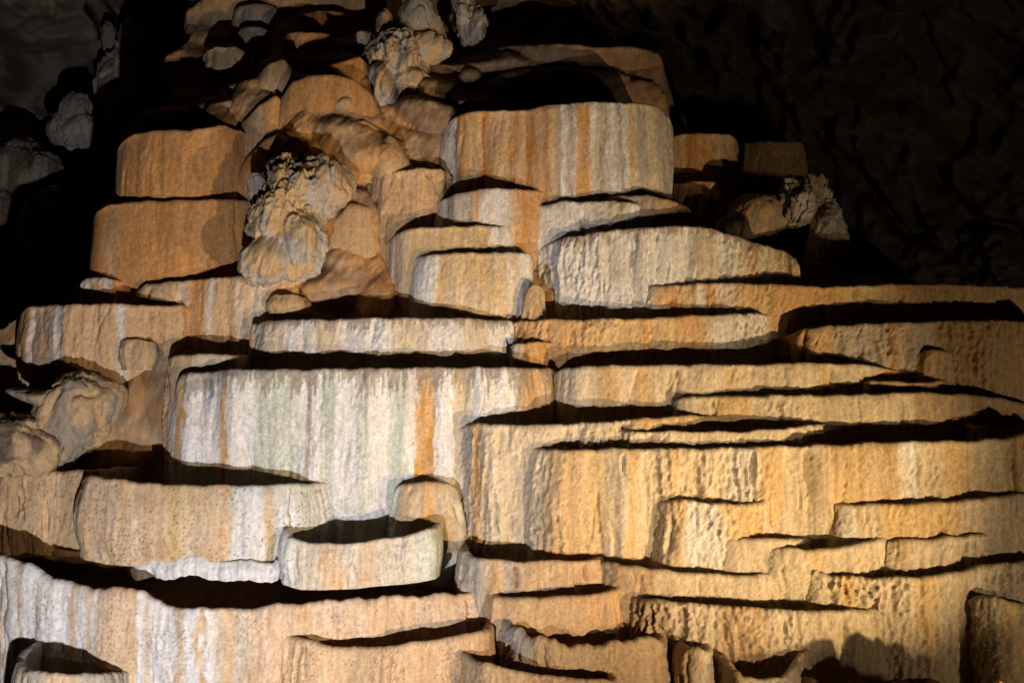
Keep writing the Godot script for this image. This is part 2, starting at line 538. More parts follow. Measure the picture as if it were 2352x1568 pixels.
# The cave chamber itself: floor, walls and roof in one closed shell.
func chamber() -> void:
	var cols := 570; var rows := 300
	var p := PackedVector3Array(); var c := PackedColorArray()
	p.resize(cols * rows); c.resize(cols * rows)
	var n0: FastNoiseLite = nz[0]; var n3: FastNoiseLite = nz[3]
	var mid := Vector3(0.5, 3.6, -3.5)
	for r in rows:
		# finer towards the rear wall
		var a0 := float(r) / (rows - 1)
		var th := PI * (a0 / 0.12 * 0.2 if a0 < 0.12 else (0.2 + (a0 - 0.12) / 0.74 * 0.38 if a0 < 0.86 else 0.58 + (a0 - 0.86) / 0.14 * 0.42))
		for i in cols:
			var b0 := float(i) / cols
			var ph := PI / 2.0 + (TAU * 0.34 * (b0 / 0.75 - 0.5) if b0 < 0.75 else TAU * (0.17 + 0.66 * (b0 - 0.75) / 0.25))
			var u := Vector3(sin(th) * cos(ph), cos(th), -sin(th) * sin(ph))
			var k := pow(pow(absf(u.x), 3.0) + pow(absf(u.y), 3.0) + pow(absf(u.z), 3.0), -1.0 / 3.0)
			var q := mid + Vector3(u.x * k * 8.5, u.y * k * (5.2 if u.y > 0 else 4.2), u.z * k * 10.5)
			var a := n0.get_noise_3d(q.x * 0.45, q.y * 0.35, q.z * 0.45)
			var rid := 1.0 - absf(n3.get_noise_3d(q.x * 0.5 + 9.0, q.y * 0.4 + q.x * 0.3, q.z * 0.5))
			var b := n3.get_noise_3d(q.x * 1.3, q.y * 1.0, q.z * 1.3)
			var g := n3.get_noise_3d(q.x * 4.0, q.y * 3.4, q.z * 4.0)
			var f := 1.0 - absf(n0.get_noise_3d(q.x * 2.2 + 4.0, q.y * 1.5 + q.x, q.z * 2.2))
			var disp := 0.9 * a - 0.5 * smoothstep(0.75, 1.0, rid) + 0.38 * b + 0.16 * g - 0.05 * smoothstep(0.85, 1.0, f)
			p[r * cols + i] = q - u * disp
			var st := 1.0 + 0.4 * g + 0.3 * b
			c[r * cols + i] = Color(0.175 * st, 0.135 * st, 0.095 * st)
	var nrm := grid_normals(p, cols, rows, true)
	for i in cols:
		nrm[i] = Vector3.UP
		nrm[(rows - 1) * cols + i] = Vector3.DOWN
	structure("cave_wall", grid_mesh(p, c, cols, 0, rows - 1, nrm, Vector3.ZERO, true), mats.stone)

func floodlight(label: String, where: Vector3, target: Vector3, color: Color, energy: float, cone: float, size: float) -> void:
	var root := thing("floodlight", label, "floodlight", where, "floodlights on the cave floor")
	root.look_at_from_position(where, target, Vector3.UP)
	var box := BoxMesh.new()
	box.size = Vector3(0.24, 0.18, 0.10)
	mesh_node("housing", box, mats.metal, root).position = Vector3(0, 0, 0.085)
	var lens := BoxMesh.new()
	lens.size = Vector3(0.20, 0.14, 0.012)
	var glow := StandardMaterial3D.new()
	glow.albedo_color = Color(0.9, 0.9, 0.9)
	glow.emission_enabled = true
	glow.emission = color
	glow.emission_energy_multiplier = 3.0
	mesh_node("lamp_glass", lens, glow, root).position = Vector3(0, 0, 0.03)
	var bar := BoxMesh.new()
	bar.size = Vector3(0.02, 0.22, 0.03)
	for s in [-1, 1]:
		mesh_node("bracket", bar, mats.metal, root).position = Vector3(0.135 * s, -0.09, 0.085)
	var l := SpotLight3D.new()
	l.name = "light"
	root.add_child(l)
	l.light_color = color
	l.light_energy = energy
	l.spot_angle = cone
	l.spot_angle_attenuation = 0.9
	l.spot_range = 40.0
	l.spot_attenuation = 2.0
	l.light_size = size
	l.shadow_enabled = true

func noise(kind: int, octaves: int, s: int) -> FastNoiseLite:
	var f := FastNoiseLite.new()
	f.seed = s
	f.noise_type = kind
	f.frequency = 1.0
	f.fractal_type = FastNoiseLite.FRACTAL_NONE if octaves < 2 else FastNoiseLite.FRACTAL_FBM
	f.fractal_octaves = octaves
	return f

func _ready() -> void:
	var cam := Camera3D.new()
	cam.name = "camera"
	add_child(cam)
	cam.position = EYE
	cam.rotation.x = PITCH
	cam.fov = rad_to_deg(2.0 * atan(784.0 / FOCAL))
	cam.far = 200.0
	cam.current = true
	var env := Environment.new()
	env.background_mode = Environment.BG_SKY
	var sky_material := ProceduralSkyMaterial.new()
	sky_material.sky_energy_multiplier = 0.0
	sky_material.ground_energy_multiplier = 0.0
	env.sky = Sky.new()
	env.sky.sky_material = sky_material
	env.background_energy_multiplier = 0.0
	env.tonemap_mode = Environment.TONE_MAPPER_LINEAR
	env.tonemap_exposure = 1.0
	env.sdfgi_enabled = true
	env.ssao_enabled = true
	env.ssil_enabled = true
	var we := WorldEnvironment.new()
	we.name = "environment"
	we.environment = env
	add_child(we)

	nz = [noise(FastNoiseLite.TYPE_SIMPLEX_SMOOTH, 1, 5), noise(FastNoiseLite.TYPE_SIMPLEX, 2, 17), noise(FastNoiseLite.TYPE_SIMPLEX_SMOOTH, 2, 29), noise(FastNoiseLite.TYPE_SIMPLEX, 3, 41)]
	var stone := StandardMaterial3D.new()
	stone.vertex_color_use_as_albedo = true
	stone.roughness = 0.82
	stone.metallic_specular = 0.3
	var gn := FastNoiseLite.new()
	gn.seed = 3
	gn.noise_type = FastNoiseLite.TYPE_SIMPLEX
	gn.frequency = 0.035
	gn.fractal_octaves = 4
	var img := gn.get_seamless_image(512, 512, false, false, 0.1)
	img.convert(Image.FORMAT_RGB8)
	var tone := Image.create(512, 512, false, Image.FORMAT_RGB8)
	for j in 512:
		for i in 512:
			var v := 0.90 + 0.16 * (img.get_pixel(i, j).r - 0.5)
			tone.set_pixel(i, j, Color(v, v, v))
	stone.albedo_texture = ImageTexture.create_from_image(tone)
	stone.heightmap_enabled = true
	stone.heightmap_texture = ImageTexture.create_from_image(img)
	stone.heightmap_scale = 0.14
	stone.uv1_triplanar = true
	stone.uv1_world_triplanar = true
	stone.uv1_scale = Vector3(1.7, 1.7, 1.7)
	mats.stone = stone
	var metal := StandardMaterial3D.new()
	metal.albedo_color = Color(0.12, 0.12, 0.12)
	metal.roughness = 0.5
	metal.metallic = 0.8
	mats.metal = metal

	floodlight("warm floodlight off the right pools behind a jagged rim", Vector3(3.4, 0.40, -3.6), at(1600, 860, 6.7), Color(1.0, 0.86, 0.64), 22.0, 28.5, 0.03)
	floodlight("cool white floodlight facing the white and green dam", Vector3(-1.0, 0.35, -2.6), at(520, 1040, 6.9), Color(0.97, 0.97, 1.0), 20.0, 40.0, 0.03)
	floodlight("neutral floodlight facing the upper terraces", Vector3(2.4, 0.35, -2.2), at(850, 840, 8.0), Color(1.0, 0.88, 0.72), 22.0, 27.5, 0.03)
	floodlight("added dim fill light on the right turned to the cave wall", Vector3(4.7, 0.5, -3.4), at(2050, 250, 12.0), Color(1.0, 0.88, 0.70), 4.5, 65.0, 0.05)  # invented fill lamp, keeps the right cave wall from going black

	dams()
	masses()
	for a in [[-100, 250, 15.0], [150, 150, 15], [200, 350, 13], [330, 200, 12], [60, 550, 11.5], [-50, 700, 9.5], [2500, 300, 16.0], [2450, 600, 12], [2150, 480, 13], [1800, 250, 12], [1950, 580, 10], [1650, 120, 12], [1100, 190, 9.0], [1300, 180, 9.1], [1430, 200, 9.2], [1200, 80, 10.4], [1350, 90, 10.4], [1020, 120, 9.8], [1450, 40, 13], [2200, 100, 16], [1900, 350, 13], [1176, -200, 14.0], [300, -100, 15], [500, -200, 14.0], [1900, 0, 15.0], [2500, 900, 8.2], [2500, 1200, 7.4], [-150, 1100, 7.4], [-150, 1500, 7.0], [1100, 1600, 6.6], [2000, 1700, 6.4], [700, 1700, 6.6]]:
		anchors.append(at(a[0], a[1], a[2]))
	slope()
	chamber()
	print("triangles ", triangles)

func dams() -> void:
	# foreground row
	dam("small half round pool dam at the foot of the long pale front dam", "24,1512 40,1528 80,1541 140,1547 220,1547 290,1542 345,1536", "28,1640 342,1640", 5.45, "20G 60C 120P 200C", {"l": 0.22, "bow": 0.2, "th": 0.05, "mr": [6.15, 230]})
	dam("long pale dam striped cream and white with a sagging wavy rim", "-60,1268 0,1278 60,1292 140,1330 190,1348 250,1355 330,1357 362,1377 420,1395 500,1397 600,1397 680,1386 800,1378 900,1372 1000,1366 1136,1366", "-60,1640 640,1640 670,1460 800,1475 1136,1450", 6.06, "-60W 20P 30W 60P 70W 180P 192W 215P 225W 240P 330W 345P 355W 420P 440W 465P 480W 500C 520P 545C 580P 620P 660P 1136P", {"bow": 0.22, "skew": 0.12, "fl": 0.6, "jag": 0.01, "drop": 0.3, "speck": 0.8, "soft": 0.7, "cur": 0.03, "rough": 0.4})
	dam("low pale dam tucked under the right end of the long striped dam", "600,1440 670,1460 760,1485 860,1488 960,1475 1060,1462 1138,1447", "600,1640 1138,1560", 5.94, "640P 800T 900P", {"r": 0.12, "bow": 0.1, "speck": 1.0, "ml": [6.16, 140]})
	dam("short tan dam with rounded right end beside the dark gap", "1134,1370 1200,1373 1300,1371 1380,1363 1436,1355", "1134,1470 1436,1480", 6.14, "1134P 1180Y 1250P", {"r": 0.14, "bow": 0.1, "drop": 0.2, "ml": [6.24, 60]})
	dam("dim rough dam in front of the short tan dam", "1142,1425 1170,1447 1215,1467 1270,1463 1300,1478 1400,1479 1450,1473 1536,1470", "1142,1640 1536,1640", 5.9, "1142G 1220T 1536T", {"l": 0.3, "r": 0.1, "bow": 0.1, "rough": 2.2, "jag": 0.014})
	dam("narrow rough buttress between two black pools", "1560,1490 1590,1486 1640,1496", "1560,1640 1640,1640", 5.85, "1545T 1600C", {"l": 0.08, "r": 0.08, "bow": 0.05, "rough": 2.2, "ext": 0.2, "back": 0.2})
	dam("broad rough yellow dam above the triangular black pool", "1442,1375 1500,1378 1560,1384 1640,1392 1740,1399 1820,1402 1920,1403 2000,1398 2078,1390", "1442,1640 2078,1640", 6.08, "1442T 1530C 1640T 1750C 2078C", {"l": 0.2, "bow": 0.1, "rough": 2.4, "ext": 0.0, "mr": [6.28, 200]})
	dam("ridged rock at the right edge above the jagged rim", "2212,1392 2240,1370 2300,1378 2400,1398", "2212,1640 2400,1640", 6.0, "2212C 2290Y 2330C", {"l": 0.2, "bow": 0.1, "rough": 2.2, "fl": 2.0})
	dam("rough dam with soft scalloped face between the rounded pool and the dark cleft", "1366,1288 1450,1300 1500,1308 1600,1318 1700,1321 1780,1316 1838,1305", "1366,1400 1838,1400", 6.28, "1366T 1420T 1500C 1838C", {"bow": 0.08, "rough": 1.8, "fl": 1.3, "mr": [6.4, 120], "ml": [6.42, 60]})
	dam("broad golden dam with a dark left edge, fading into the right bank", "1840,1305 1900,1320 2000,1326 2100,1325 2200,1311 2260,1296 2400,1286", "1840,1640 2400,1640", 6.2, "1840C 1920Y 1960C 2100Y 2140C 2400C", {"l": 0.12, "bow": 0.08, "rough": 2.2, "fl": 1.2})
	dam("small golden dam with a black shadow at its left end", "1745,1257 1780,1259 1850,1263 1930,1256 2000,1242 2032,1235", "1745,1320 2032,1320", 6.32, "1745C 1850Y 1900C 2032C", {"l": 0.1, "bow": 0.05, "rough": 1.8, "mr": [6.42, 60]})
	dam("flat golden dam ending in a sharp right edge", "2030,1243 2100,1239 2200,1231 2272,1222", "2030,1310 2272,1300", 6.35, "2030C 2050T 2075C", {"r": 0.05, "bow": 0.03, "rough": 1.4, "ml": [6.4, 30]})
	dam("short dam end against the right bank", "2268,1228 2300,1226 2400,1222", "2268,1300 2400,1300", 6.45, "2268C 2330Y", {"rough": 2.0})
	dam("narrow block between the white streaked dam and the black slot", "1650,1240 1680,1234 1780,1236 1870,1236", "1650,1320 1870,1320", 6.37, "1650C 1720C", {"l": 0.08, "bow": 0.03, "mr": [6.56, 100]})
	dam("curved dam holding a small pool below the fluted columns", "1050,1268 1080,1280 1120,1286 1200,1289 1300,1289 1376,1284", "1055,1340 1100,1355 1150,1365 1250,1370 1376,1360", 6.34, "1050G 1105C 1120T 1140P 1160G 1180P 1376P", {"l": 0.2, "bow": 0.05, "th": 0.06, "drop": 0.14, "ext": 0.18, "mr": [6.42, 60]})
	dam("small oval pool dam standing free in front of the white folds", "644,1218 662,1236 700,1245 760,1248 830,1245 900,1236 960,1223 1006,1214", "644,1335 700,1347 800,1345 900,1337 1006,1325", 6.36, "644W 680C 740P 800C 830P 870C 960N 1006N", {"l": 0.14, "r": 0.16, "bow": 0.02, "th": 0.05, "drop": 0.14, "ext": 0.02, "fl": 0.6})
	dam("thin white ledge under the pale orange dam", "308,1280 340,1286 450,1283 540,1290 645,1292", "308,1302 500,1306 560,1311 645,1324", 6.45, "308W 645W", {"l": 0.05, "bow": 0.04, "ext": 0.0, "th": 0.05, "drop": 0.08, "jag": 0.012, "speck": 0.2})
	dam("pale orange dam with speckled face and white right half", "164,1103 185,1094 210,1093 260,1100 330,1108 420,1113 520,1114 600,1113 700,1110 790,1107", "164,1256 270,1275 400,1282 520,1274 640,1287 790,1290", 6.48, "164C 195P 300P 400Y 440P 525P 535N 550W 600W 612Y 630W 680N 720W 760N", {"l": 0.22, "bow": 0.12, "skew": 0.08, "fl": 0.7, "crk": 0.5, "speck": 1.0, "ext": 0.06, "belly": 0.05, "mr": [6.95, 180], "cur": 0.015, "rough": 0.35})
	dam("dark cracked dam at the left edge behind the pale orange dam", "-60,1094 0,1091 100,1085 190,1078 232,1078", "-60,1250 232,1240", 6.72, "-60P 30T 90P 150T 232P", {"bow": 0.08, "fl": 1.6, "crk": 2.6, "speck": 1.0, "ext": 0.1, "mr": [6.8, 60]})
	dam("jagged low rim in the right foreground, lit on its far side", "1960,1620 2054,1604 2150,1588 2215,1574 2222,1606 2240,1606 2250,1582 2281,1570 2318,1586 2330,1578 2350,1596 2365,1587 2390,1614 2402,1604 2440,1628 2607,1669", "1960,1900 2607,1900", 5.3, "1960T 2607C", {"bow": 0.02, "rough": 2.5, "jag": 0.012, "drop": 0.2})
	dam("low curved rim closing the triangular black pool", "1636,1500 1662,1535 1700,1555 1745,1562 1790,1556 1822,1528 1850,1490 1870,1464", "1636,1660 1870,1660", 5.72, "1636T 1720C 1870C", {"ml": [6.0, 60], "mr": [6.2, 110], "bow": 0.0, "rough": 1.8, "th": 0.05, "drop": 0.3, "back": 0.3})
	dam("low winding rim in front of the dim rough dam", "1060,1500 1100,1524 1160,1534 1240,1552 1330,1562 1420,1566", "1060,1660 1420,1660", 5.7, "1060T 1420C", {"ml": [5.95, 80], "r": 0.08, "bow": 0.0, "rough": 1.8, "th": 0.05, "drop": 0.2, "back": 0.3})
	# middle right
	dam("tall white streaked dam face right of the deep fluted columns", "1494,1165 1510,1153 1560,1148 1640,1155 1720,1155 1780,1150 1830,1137", "1494,1315 1830,1315", 6.42, "1494C 1540Y 1570W 1655Y 1750C 1830C", {"l": 0.2, "bow": 0.06, "rough": 1.8, "mr": [6.62, 170]})
	dam("long golden dam under the brightest wall", "1872,1164 1895,1152 1960,1158 2050,1158 2150,1152 2250,1145 2310,1136 2400,1128", "1872,1260 2400,1260", 6.43, "1872Y 1890C 1930W 1960C 2020Y 2200C 2400C", {"bow": 0.06, "rough": 1.6, "ml": [6.62, 70]})
	dam("tallest bright golden wall with deep flutes at its left end", "1208,1040 1225,1030 1300,1032 1400,1030 1500,1028 1600,1030 1700,1025 1800,1022 1900,1020 2000,1015 2100,1012 2200,1010 2300,1004 2400,985", "1208,1290 1500,1310 2400,1260", 6.54, "1208C 1255T 1290Y 1310T 1330Y 1390C 1440Y 1460C 1540Y 1560C 1640C 1675W 1700G 1715W 1735Y 1800C 1900Y 1990C 2000T 2060W 2100C 2160Y 2230C 2300Y", {"l": 0.28, "bow": 0.03, "fl": 1.3, "crk": 1.5, "rough": 1.3, "cur": 0.03})
	dam("grey and cream column dam beside the tall golden wall, rim running far right", "1042,990 1060,972 1100,972 1200,974 1290,972 1400,967 1500,959 1600,953 1700,952", "1042,1260 1230,1270 1700,1050", 6.72, "1042G 1068G 1082O 1096T 1110C 1300C 1450Y 1700C", {"l": 0.3, "bow": 0.04, "fl": 1.3, "crk": 1.5, "rough": 1.5, "mr": [6.95, 350], "cur": 0.03})
	dam("thin low dam strip between two long black slits", "1428,990 1500,989 1600,990 1700,990 1800,984 1900,972 1960,966", "1428,1030 1960,1030", 6.66, "1428C 1960C", {"l": 0.08, "bow": 0.03, "rough": 1.6, "fl": 1.6, "drop": 0.1, "th": 0.05, "mr": [6.95, 200]})
	dam("cream dam with cracked left end above the thin strip", "1545,916 1565,909 1640,908 1720,908 1800,905 1900,905 2000,904 2120,899 2260,905 2400,930", "1545,990 2400,1010", 6.86, "1545G 1595C 1640Y 1720C 2000C 2100T", {"l": 0.08, "bow": 0.08, "rough": 1.4, "mr": [7.15, 250]})
	dam("long cream dam with a dark rounded left end and one thin orange streak", "1274,850 1300,843 1400,838 1500,838 1600,835 1700,835 1800,832 1900,832 2000,835 2060,846 2120,862 2190,872", "1274,960 2190,930", 7.02, "1274C 1320C 1370T 1400Y 1420C 1460Y 1500C 1560C 1670Y 1678C 1884O 1898C 1990C 2030O 2080T", {"l": 0.2, "bow": 0.08, "rough": 1.2, "crk": 1.0, "mr": [7.35, 250]})
	dam("little brown dam hugging the bank right of the thin orange streak", "1990,874 2040,871 2110,878 2180,872 2190,864", "1990,905 2190,905", 6.98, "1990T 2015T 2190T", {"l": 0.05, "bow": 0.04, "drop": 0.08, "th": 0.05, "mr": [7.15, 60]})
	dam("dim cracked grey brown dam running into the right bank", "1820,765 1850,752 1900,748 2000,742 2100,738 2200,735 2300,734 2420,734", "1820,900 2420,1010", 7.2, "1820O 1855T 1890O 1915G 2030G 2044O 2060G 2150T 2230O 2250T", {"bow": 0.06, "fl": 1.5, "crk": 2.4, "rough": 1.6, "ml": [7.4, 60]})
	dam("long orange dam with whitish left end fading into the dark right", "1482,668 1500,656 1600,650 1700,647 1800,652 1900,655 2000,652 2100,648 2200,650 2320,656 2440,662", "1482,760 2440,770", 7.52, "1482W 1508Y 1530O 1560Y 1600W 1625O 1655W 1690Y 1780O 1950Y 2050O 2150Y 2440O", {"l": 0.1, "bow": 0.1, "rough": 1.0, "mix": 0.34, "mr": [7.9, 200]})
	dam("rounded knob of stone projecting from the dim right bank", "2112,812 2130,804 2160,802 2190,806 2200,815", "2112,900 2200,900", 7.12, "2112T 2200H", {"l": 0.12, "r": 0.08, "bow": 0.02, "drop": 0.05})
	dam("broad dim ledge on the right bank above the golden wall", "2190,965 2230,975 2300,985 2400,978", "2190,1040 2400,1040", 6.78, "2190T 2400T", {"bow": 0.05, "ml": [7.0, 60]})
	# middle
	dam("orange half of the middle dam with a white block at its right end", "1168,742 1190,735 1300,732 1400,730 1500,728 1600,722 1700,718 1782,718", "1168,840 1782,840", 7.38, "1168O 1340O 1360Y 1475O 1490Y 1560O 1610Y 1633W 1700W 1782G", {"r": 0.14, "bow": 0.06, "fl": 0.7, "rough": 1.4, "speck": 1.0, "ml": [7.5, 60], "mix": 0.3})
	dam("tiny orange ledge low on the middle dam", "1172,792 1190,787 1240,785 1278,787", "1172,835 1278,840", 7.31, "1172G 1200O 1278Y", {"l": 0.05, "bow": 0.02, "drop": 0.05, "th": 0.04, "mr": [7.44, 50]})
	dam("white crusted dam left of the orange middle dam", "560,756 575,742 600,736 700,733 800,730 900,728 1000,727 1100,730 1176,735", "556,850 1176,850", 7.22, "556O 572G 620C 660W 720C 780W 900C 980W 1060C 1120W 1176C", {"l": 0.1, "bow": 0.12, "rough": 0.9, "crust": 0.1, "flare": 0.03, "mr": [7.48, 200]})
	dam("biggest dam, white and green with three orange streaks and a grey crusted rim", "395,874 405,862 430,853 500,850 600,847 700,846 800,845 900,843 1000,842 1100,842 1200,842 1284,846", "395,1060 490,1075 650,1120 780,1230 1060,1240 1100,1000 1284,960", 6.88, "380W 412O 426W 512O 527W 585N 690W 705G 715W 735N 770W 830N 850W 890N 935W 955O 998W 1040C 1080W 1150W 1190T 1210O 1245T", {"l": 0.16, "bow": 0.18, "flare": 0.03, "crust": 0.2, "fl": 0.6, "crk": 0.8, "rough": 0.3, "belly": 0.03, "mr": [7.3, 100], "soft": 0.35, "skew": 0.06, "cur": 0.035, "mix": 0.1})
	dam("squat tan block growing on the foot of the biggest dam", "903,1120 922,1110 980,1106 1036,1110 1052,1120", "895,1240 1075,1250", 6.74, "895N 920T 968O 998T 1048N", {"l": 0.05, "r": 0.06, "bow": 0.05, "flare": 0.06, "drop": 0.05, "ext": 0.05, "belly": 0.01})
	# centre stack
	dam("white fluted drum dam with brownish crusted rim sloping off to the right", "1224,575 1245,556 1300,545 1350,535 1420,523 1500,518 1560,515 1640,520 1690,538 1740,555 1800,570 1835,592 1842,612", "1224,725 1842,725", 7.64, "1224W 1560W 1600C 1650W 1700C 1722O 1742C 1790T", {"l": 0.3, "bow": 0.2, "fl": 1.5, "crk": 2.2, "crust": 0.12, "rough": 1.2, "mr": [7.72, 300], "cur": 0.025})
	dam("white dam with dark gaps in its rim above the fluted drum", "1184,488 1210,476 1240,470 1300,460 1400,458 1450,462 1520,480 1560,498 1585,512", "1184,585 1585,585", 7.86, "1184G 1230W 1400C 1440W 1520T", {"l": 0.22, "bow": 0.14, "crust": 0.04, "fl": 1.3, "mr": [8.15, 150]})
	dam("grey tan dam behind the rim of the white dam, right of the top drum", "1392,456 1410,449 1440,445 1500,447 1540,455 1590,472 1600,490", "1392,540 1600,540", 7.93, "1392T 1450G 1520T", {"l": 0.08, "bow": 0.08, "mr": [8.2, 80]})
	dam("small white and orange dam right below the top drum", "988,472 1005,453 1050,440 1100,433 1150,430 1220,432 1280,440", "988,530 1280,530", 7.78, "988W 1020G 1084O 1102W 1172O 1280Y", {"l": 0.2, "bow": 0.1, "fl": 1.2, "mr": [8.1, 120]})
	dam("orange dam with white edges between the little white dam and the square one", "872,560 885,540 900,531 950,520 1000,516 1100,515 1160,517 1178,520", "872,710 1178,620", 7.66, "872T 895W 905O 918W 925Y 1110Y 1128W 1178W", {"l": 0.28, "bow": 0.12, "fl": 0.7, "r": 0.06})
	dam("square orange dam framed by white edges in the centre", "934,606 950,586 1000,580 1080,577 1150,577 1218,578", "934,725 1218,725", 7.55, "934W 985W 1002Y 1168W 1176Y 1190W", {"l": 0.22, "r": 0.08, "bow": 0.08, "fl": 0.5, "crk": 0.4})
	dam("small grey lump against the right edge of the square orange dam", "1200,676 1212,660 1228,652 1248,656", "1200,725 1248,725", 7.5, "1200T 1248C", {"l": 0.06, "r": 0.04, "bow": 0.02, "drop": 0.03, "th": 0.05})
	dam("topmost great drum dam streaked orange, white and brown", "994,315 1004,288 1020,274 1040,265 1100,250 1160,247 1215,247 1260,240 1330,232 1400,230 1480,233 1520,241 1545,256 1556,275", "994,450 1556,460", 8.0, "994W 1020G 1030W 1046B 1062O 1084Y 1100H 1125P 1150Y 1170H 1190P 1207B 1230O 1250B 1262Y 1277G 1290W 1305G 1318W 1324H 1332O 1350H 1360W 1372C 1385G 1400W 1420G 1432W 1446Y 1458C 1470G 1490C 1510G", {"l": 0.25, "r": 0.2, "bow": 0.2, "fl": 0.8, "crk": 0.8, "rough": 0.5, "soft": 0.6, "cur": 0.02, "mix": 0.12})
	dam("smooth orange dam with dark drapery folds on its left shoulder", "812,440 825,418 850,402 900,389 960,384 1012,386", "780,560 1012,530", 7.92, "800T 860P 1012Y", {"l": 0.3, "bow": 0.1, "fl": 1.4, "crk": 2.4, "rough": 0.6})
	# left
	dam("broad striped dam on the left with orange end and white drips", "18,722 30,706 60,700 140,697 250,695 300,697 414,698", "22,880 60,895 150,880 260,870 414,790", 7.3, "18O 58W 72P 82G 92O 104G 128W 142P 268W 284P 350T 414H", {"l": 0.2, "bow": 0.14, "fl": 0.8, "rough": 0.6, "ext": 0.05})
	dam("small low dam stepping out of the broad striped dam", "250,786 275,780 310,776 348,784", "250,850 348,850", 7.26, "250T 348G", {"l": 0.06, "r": 0.06, "bow": 0.03, "drop": 0.06, "th": 0.05, "ext": 0.0, "ml": [7.4, 40]})
	dam("dim tan dam rim left of the biggest dam", "372,830 385,818 420,812 500,812 575,815", "372,1030 575,1000", 7.1, "372T 440C 575T", {"l": 0.12, "bow": 0.06, "mr": [7.3, 60]})
	dam("long dam with thin white drips under the orange left wall", "300,664 330,650 380,644 450,638 550,632 650,632 700,637 765,646", "300,790 765,780", 7.5, "300T 350P 408W 418H 470W 482P 545W 556P 576W 583P 590W 604P 765Y", {"l": 0.1, "bow": 0.1, "fl": 0.7, "rough": 0.6, "mr": [7.8, 200]})
	dam("stub of a dam at the left foot of the orange wall", "172,645 185,637 210,634 245,636 300,648", "168,700 300,700", 7.6, "172W 195P 230W 245H 300H", {"l": 0.06, "bow": 0.05, "mr": [7.8, 60]})
	dam("faint low dam on the face of the white dripped dam", "612,684 630,677 680,676 706,684", "612,720 706,720", 7.44, "612T 706T", {"l": 0.05, "r": 0.05, "bow": 0.02, "drop": 0.05, "th": 0.04, "ext": 0.0, "mr": [7.6, 40]})
	dam("smooth orange wall dam on the upper left", "190,492 205,476 230,465 300,458 400,456 500,455 560,458 590,470", "190,650 590,650", 7.66, "100H 240P 260H 900H", {"l": 0.14, "bow": 0.14, "fl": 0.35, "crk": 0.3, "rough": 0.3, "mr": [8.0, 150]})
	dam("smooth orange dam one step above the upper left wall", "238,345 245,328 265,314 290,301 340,295 420,298 442,289 500,287 540,296 580,310", "238,470 700,470", 7.76, "100H 240P 260H 900H", {"l": 0.16, "bow": 0.14, "fl": 0.35, "crk": 0.3, "rough": 0.3, "mr": [8.2, 150]})
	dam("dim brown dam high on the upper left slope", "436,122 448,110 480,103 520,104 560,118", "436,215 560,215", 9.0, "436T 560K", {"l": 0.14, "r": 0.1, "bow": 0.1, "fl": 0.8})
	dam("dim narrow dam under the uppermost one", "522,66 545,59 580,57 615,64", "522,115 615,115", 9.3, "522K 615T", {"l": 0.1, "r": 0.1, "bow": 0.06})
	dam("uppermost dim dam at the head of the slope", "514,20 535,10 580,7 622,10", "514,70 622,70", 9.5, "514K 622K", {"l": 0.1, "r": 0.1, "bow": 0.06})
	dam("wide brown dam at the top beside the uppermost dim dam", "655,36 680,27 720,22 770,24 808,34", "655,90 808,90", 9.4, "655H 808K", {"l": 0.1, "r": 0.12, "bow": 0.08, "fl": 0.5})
	dam("orange dam with rounded crown above the great dome", "622,88 640,75 680,69 730,72 780,86", "600,170 780,170", 8.9, "622H 780T", {"l": 0.14, "r": 0.16, "bow": 0.1, "fl": 0.4})
	# smooth lobes of flowstone between the upper dams
	var lobe := {"called": "flowstone_lobe", "category": "flowstone lobe", "group": "flowstone lobes of the upper slope", "fl": 0.5, "crk": 0.25, "rough": 0.4, "drop": 0.03, "back": 0.35, "th": 0.12, "ext": 0.1, "belly": 0.05, "jag": 0.002, "speck": 0.2, "res": 1.3, "bow": 0.12}
	dam("great smooth orange dome of flowstone high on the left slope", "612,350 618,270 632,215 660,180 700,167 750,164 800,174 840,202 870,250 886,310", "612,390 886,390", 8.1, "600T 650H 850O", lobe.merged({"l": 0.11, "r": 0.11}))
	dam("low orange lobe overlapping the right foot of the great dome", "690,372 702,340 730,305 780,280 830,270 868,288 888,325", "690,392 888,392", 8.0, "690H 800O 860H", lobe.merged({"l": 0.09, "r": 0.09}))
	dam("thumb shaped lobe between the great dome and the top drum", "848,352 866,318 888,305 908,314 926,345", "848,392 926,392", 7.97, "848T 926H", lobe.merged({"l": 0.05, "r": 0.05}))
	dam("leaning brown lobe left of the great dome", "520,310 548,268 585,232 625,214 652,232", "520,420 652,440", 8.12, "520T 600H 652T", lobe.merged({"l": 0.09, "r": 0.05}))
	dam("slanting orange lobe draped over the right end of the smooth orange dam", "530,392 560,350 600,312 640,300 668,325", "530,470 668,470", 7.98, "530H 668T", lobe.merged({"l": 0.09, "r": 0.06}))
	dam("broad orange lobe above the white dripstone boss", "618,400 640,358 690,335 740,352 770,382", "618,470 770,470", 7.93, "618H 770O", lobe.merged({"l": 0.07, "r": 0.07}))
	dam("dim brown lobe above the smooth orange dam", "408,300 430,262 470,232 520,225 556,250", "408,330 556,330", 8.25, "408K 480T 556H", lobe.merged({"l": 0.07, "r": 0.07}))
	dam("slanting dim lobe between the great dome and the small crown dam", "650,205 700,168 760,138 820,124 850,150", "650,240 850,240", 8.35, "650H 850T", lobe.merged({"l": 0.09, "r": 0.05}))
	dam("dim slanting lobe left of the small crown dam", "548,222 570,170 606,138 640,130 668,150", "548,250 668,250", 8.35, "548T 668H", lobe.merged({"l": 0.07, "r": 0.05}))
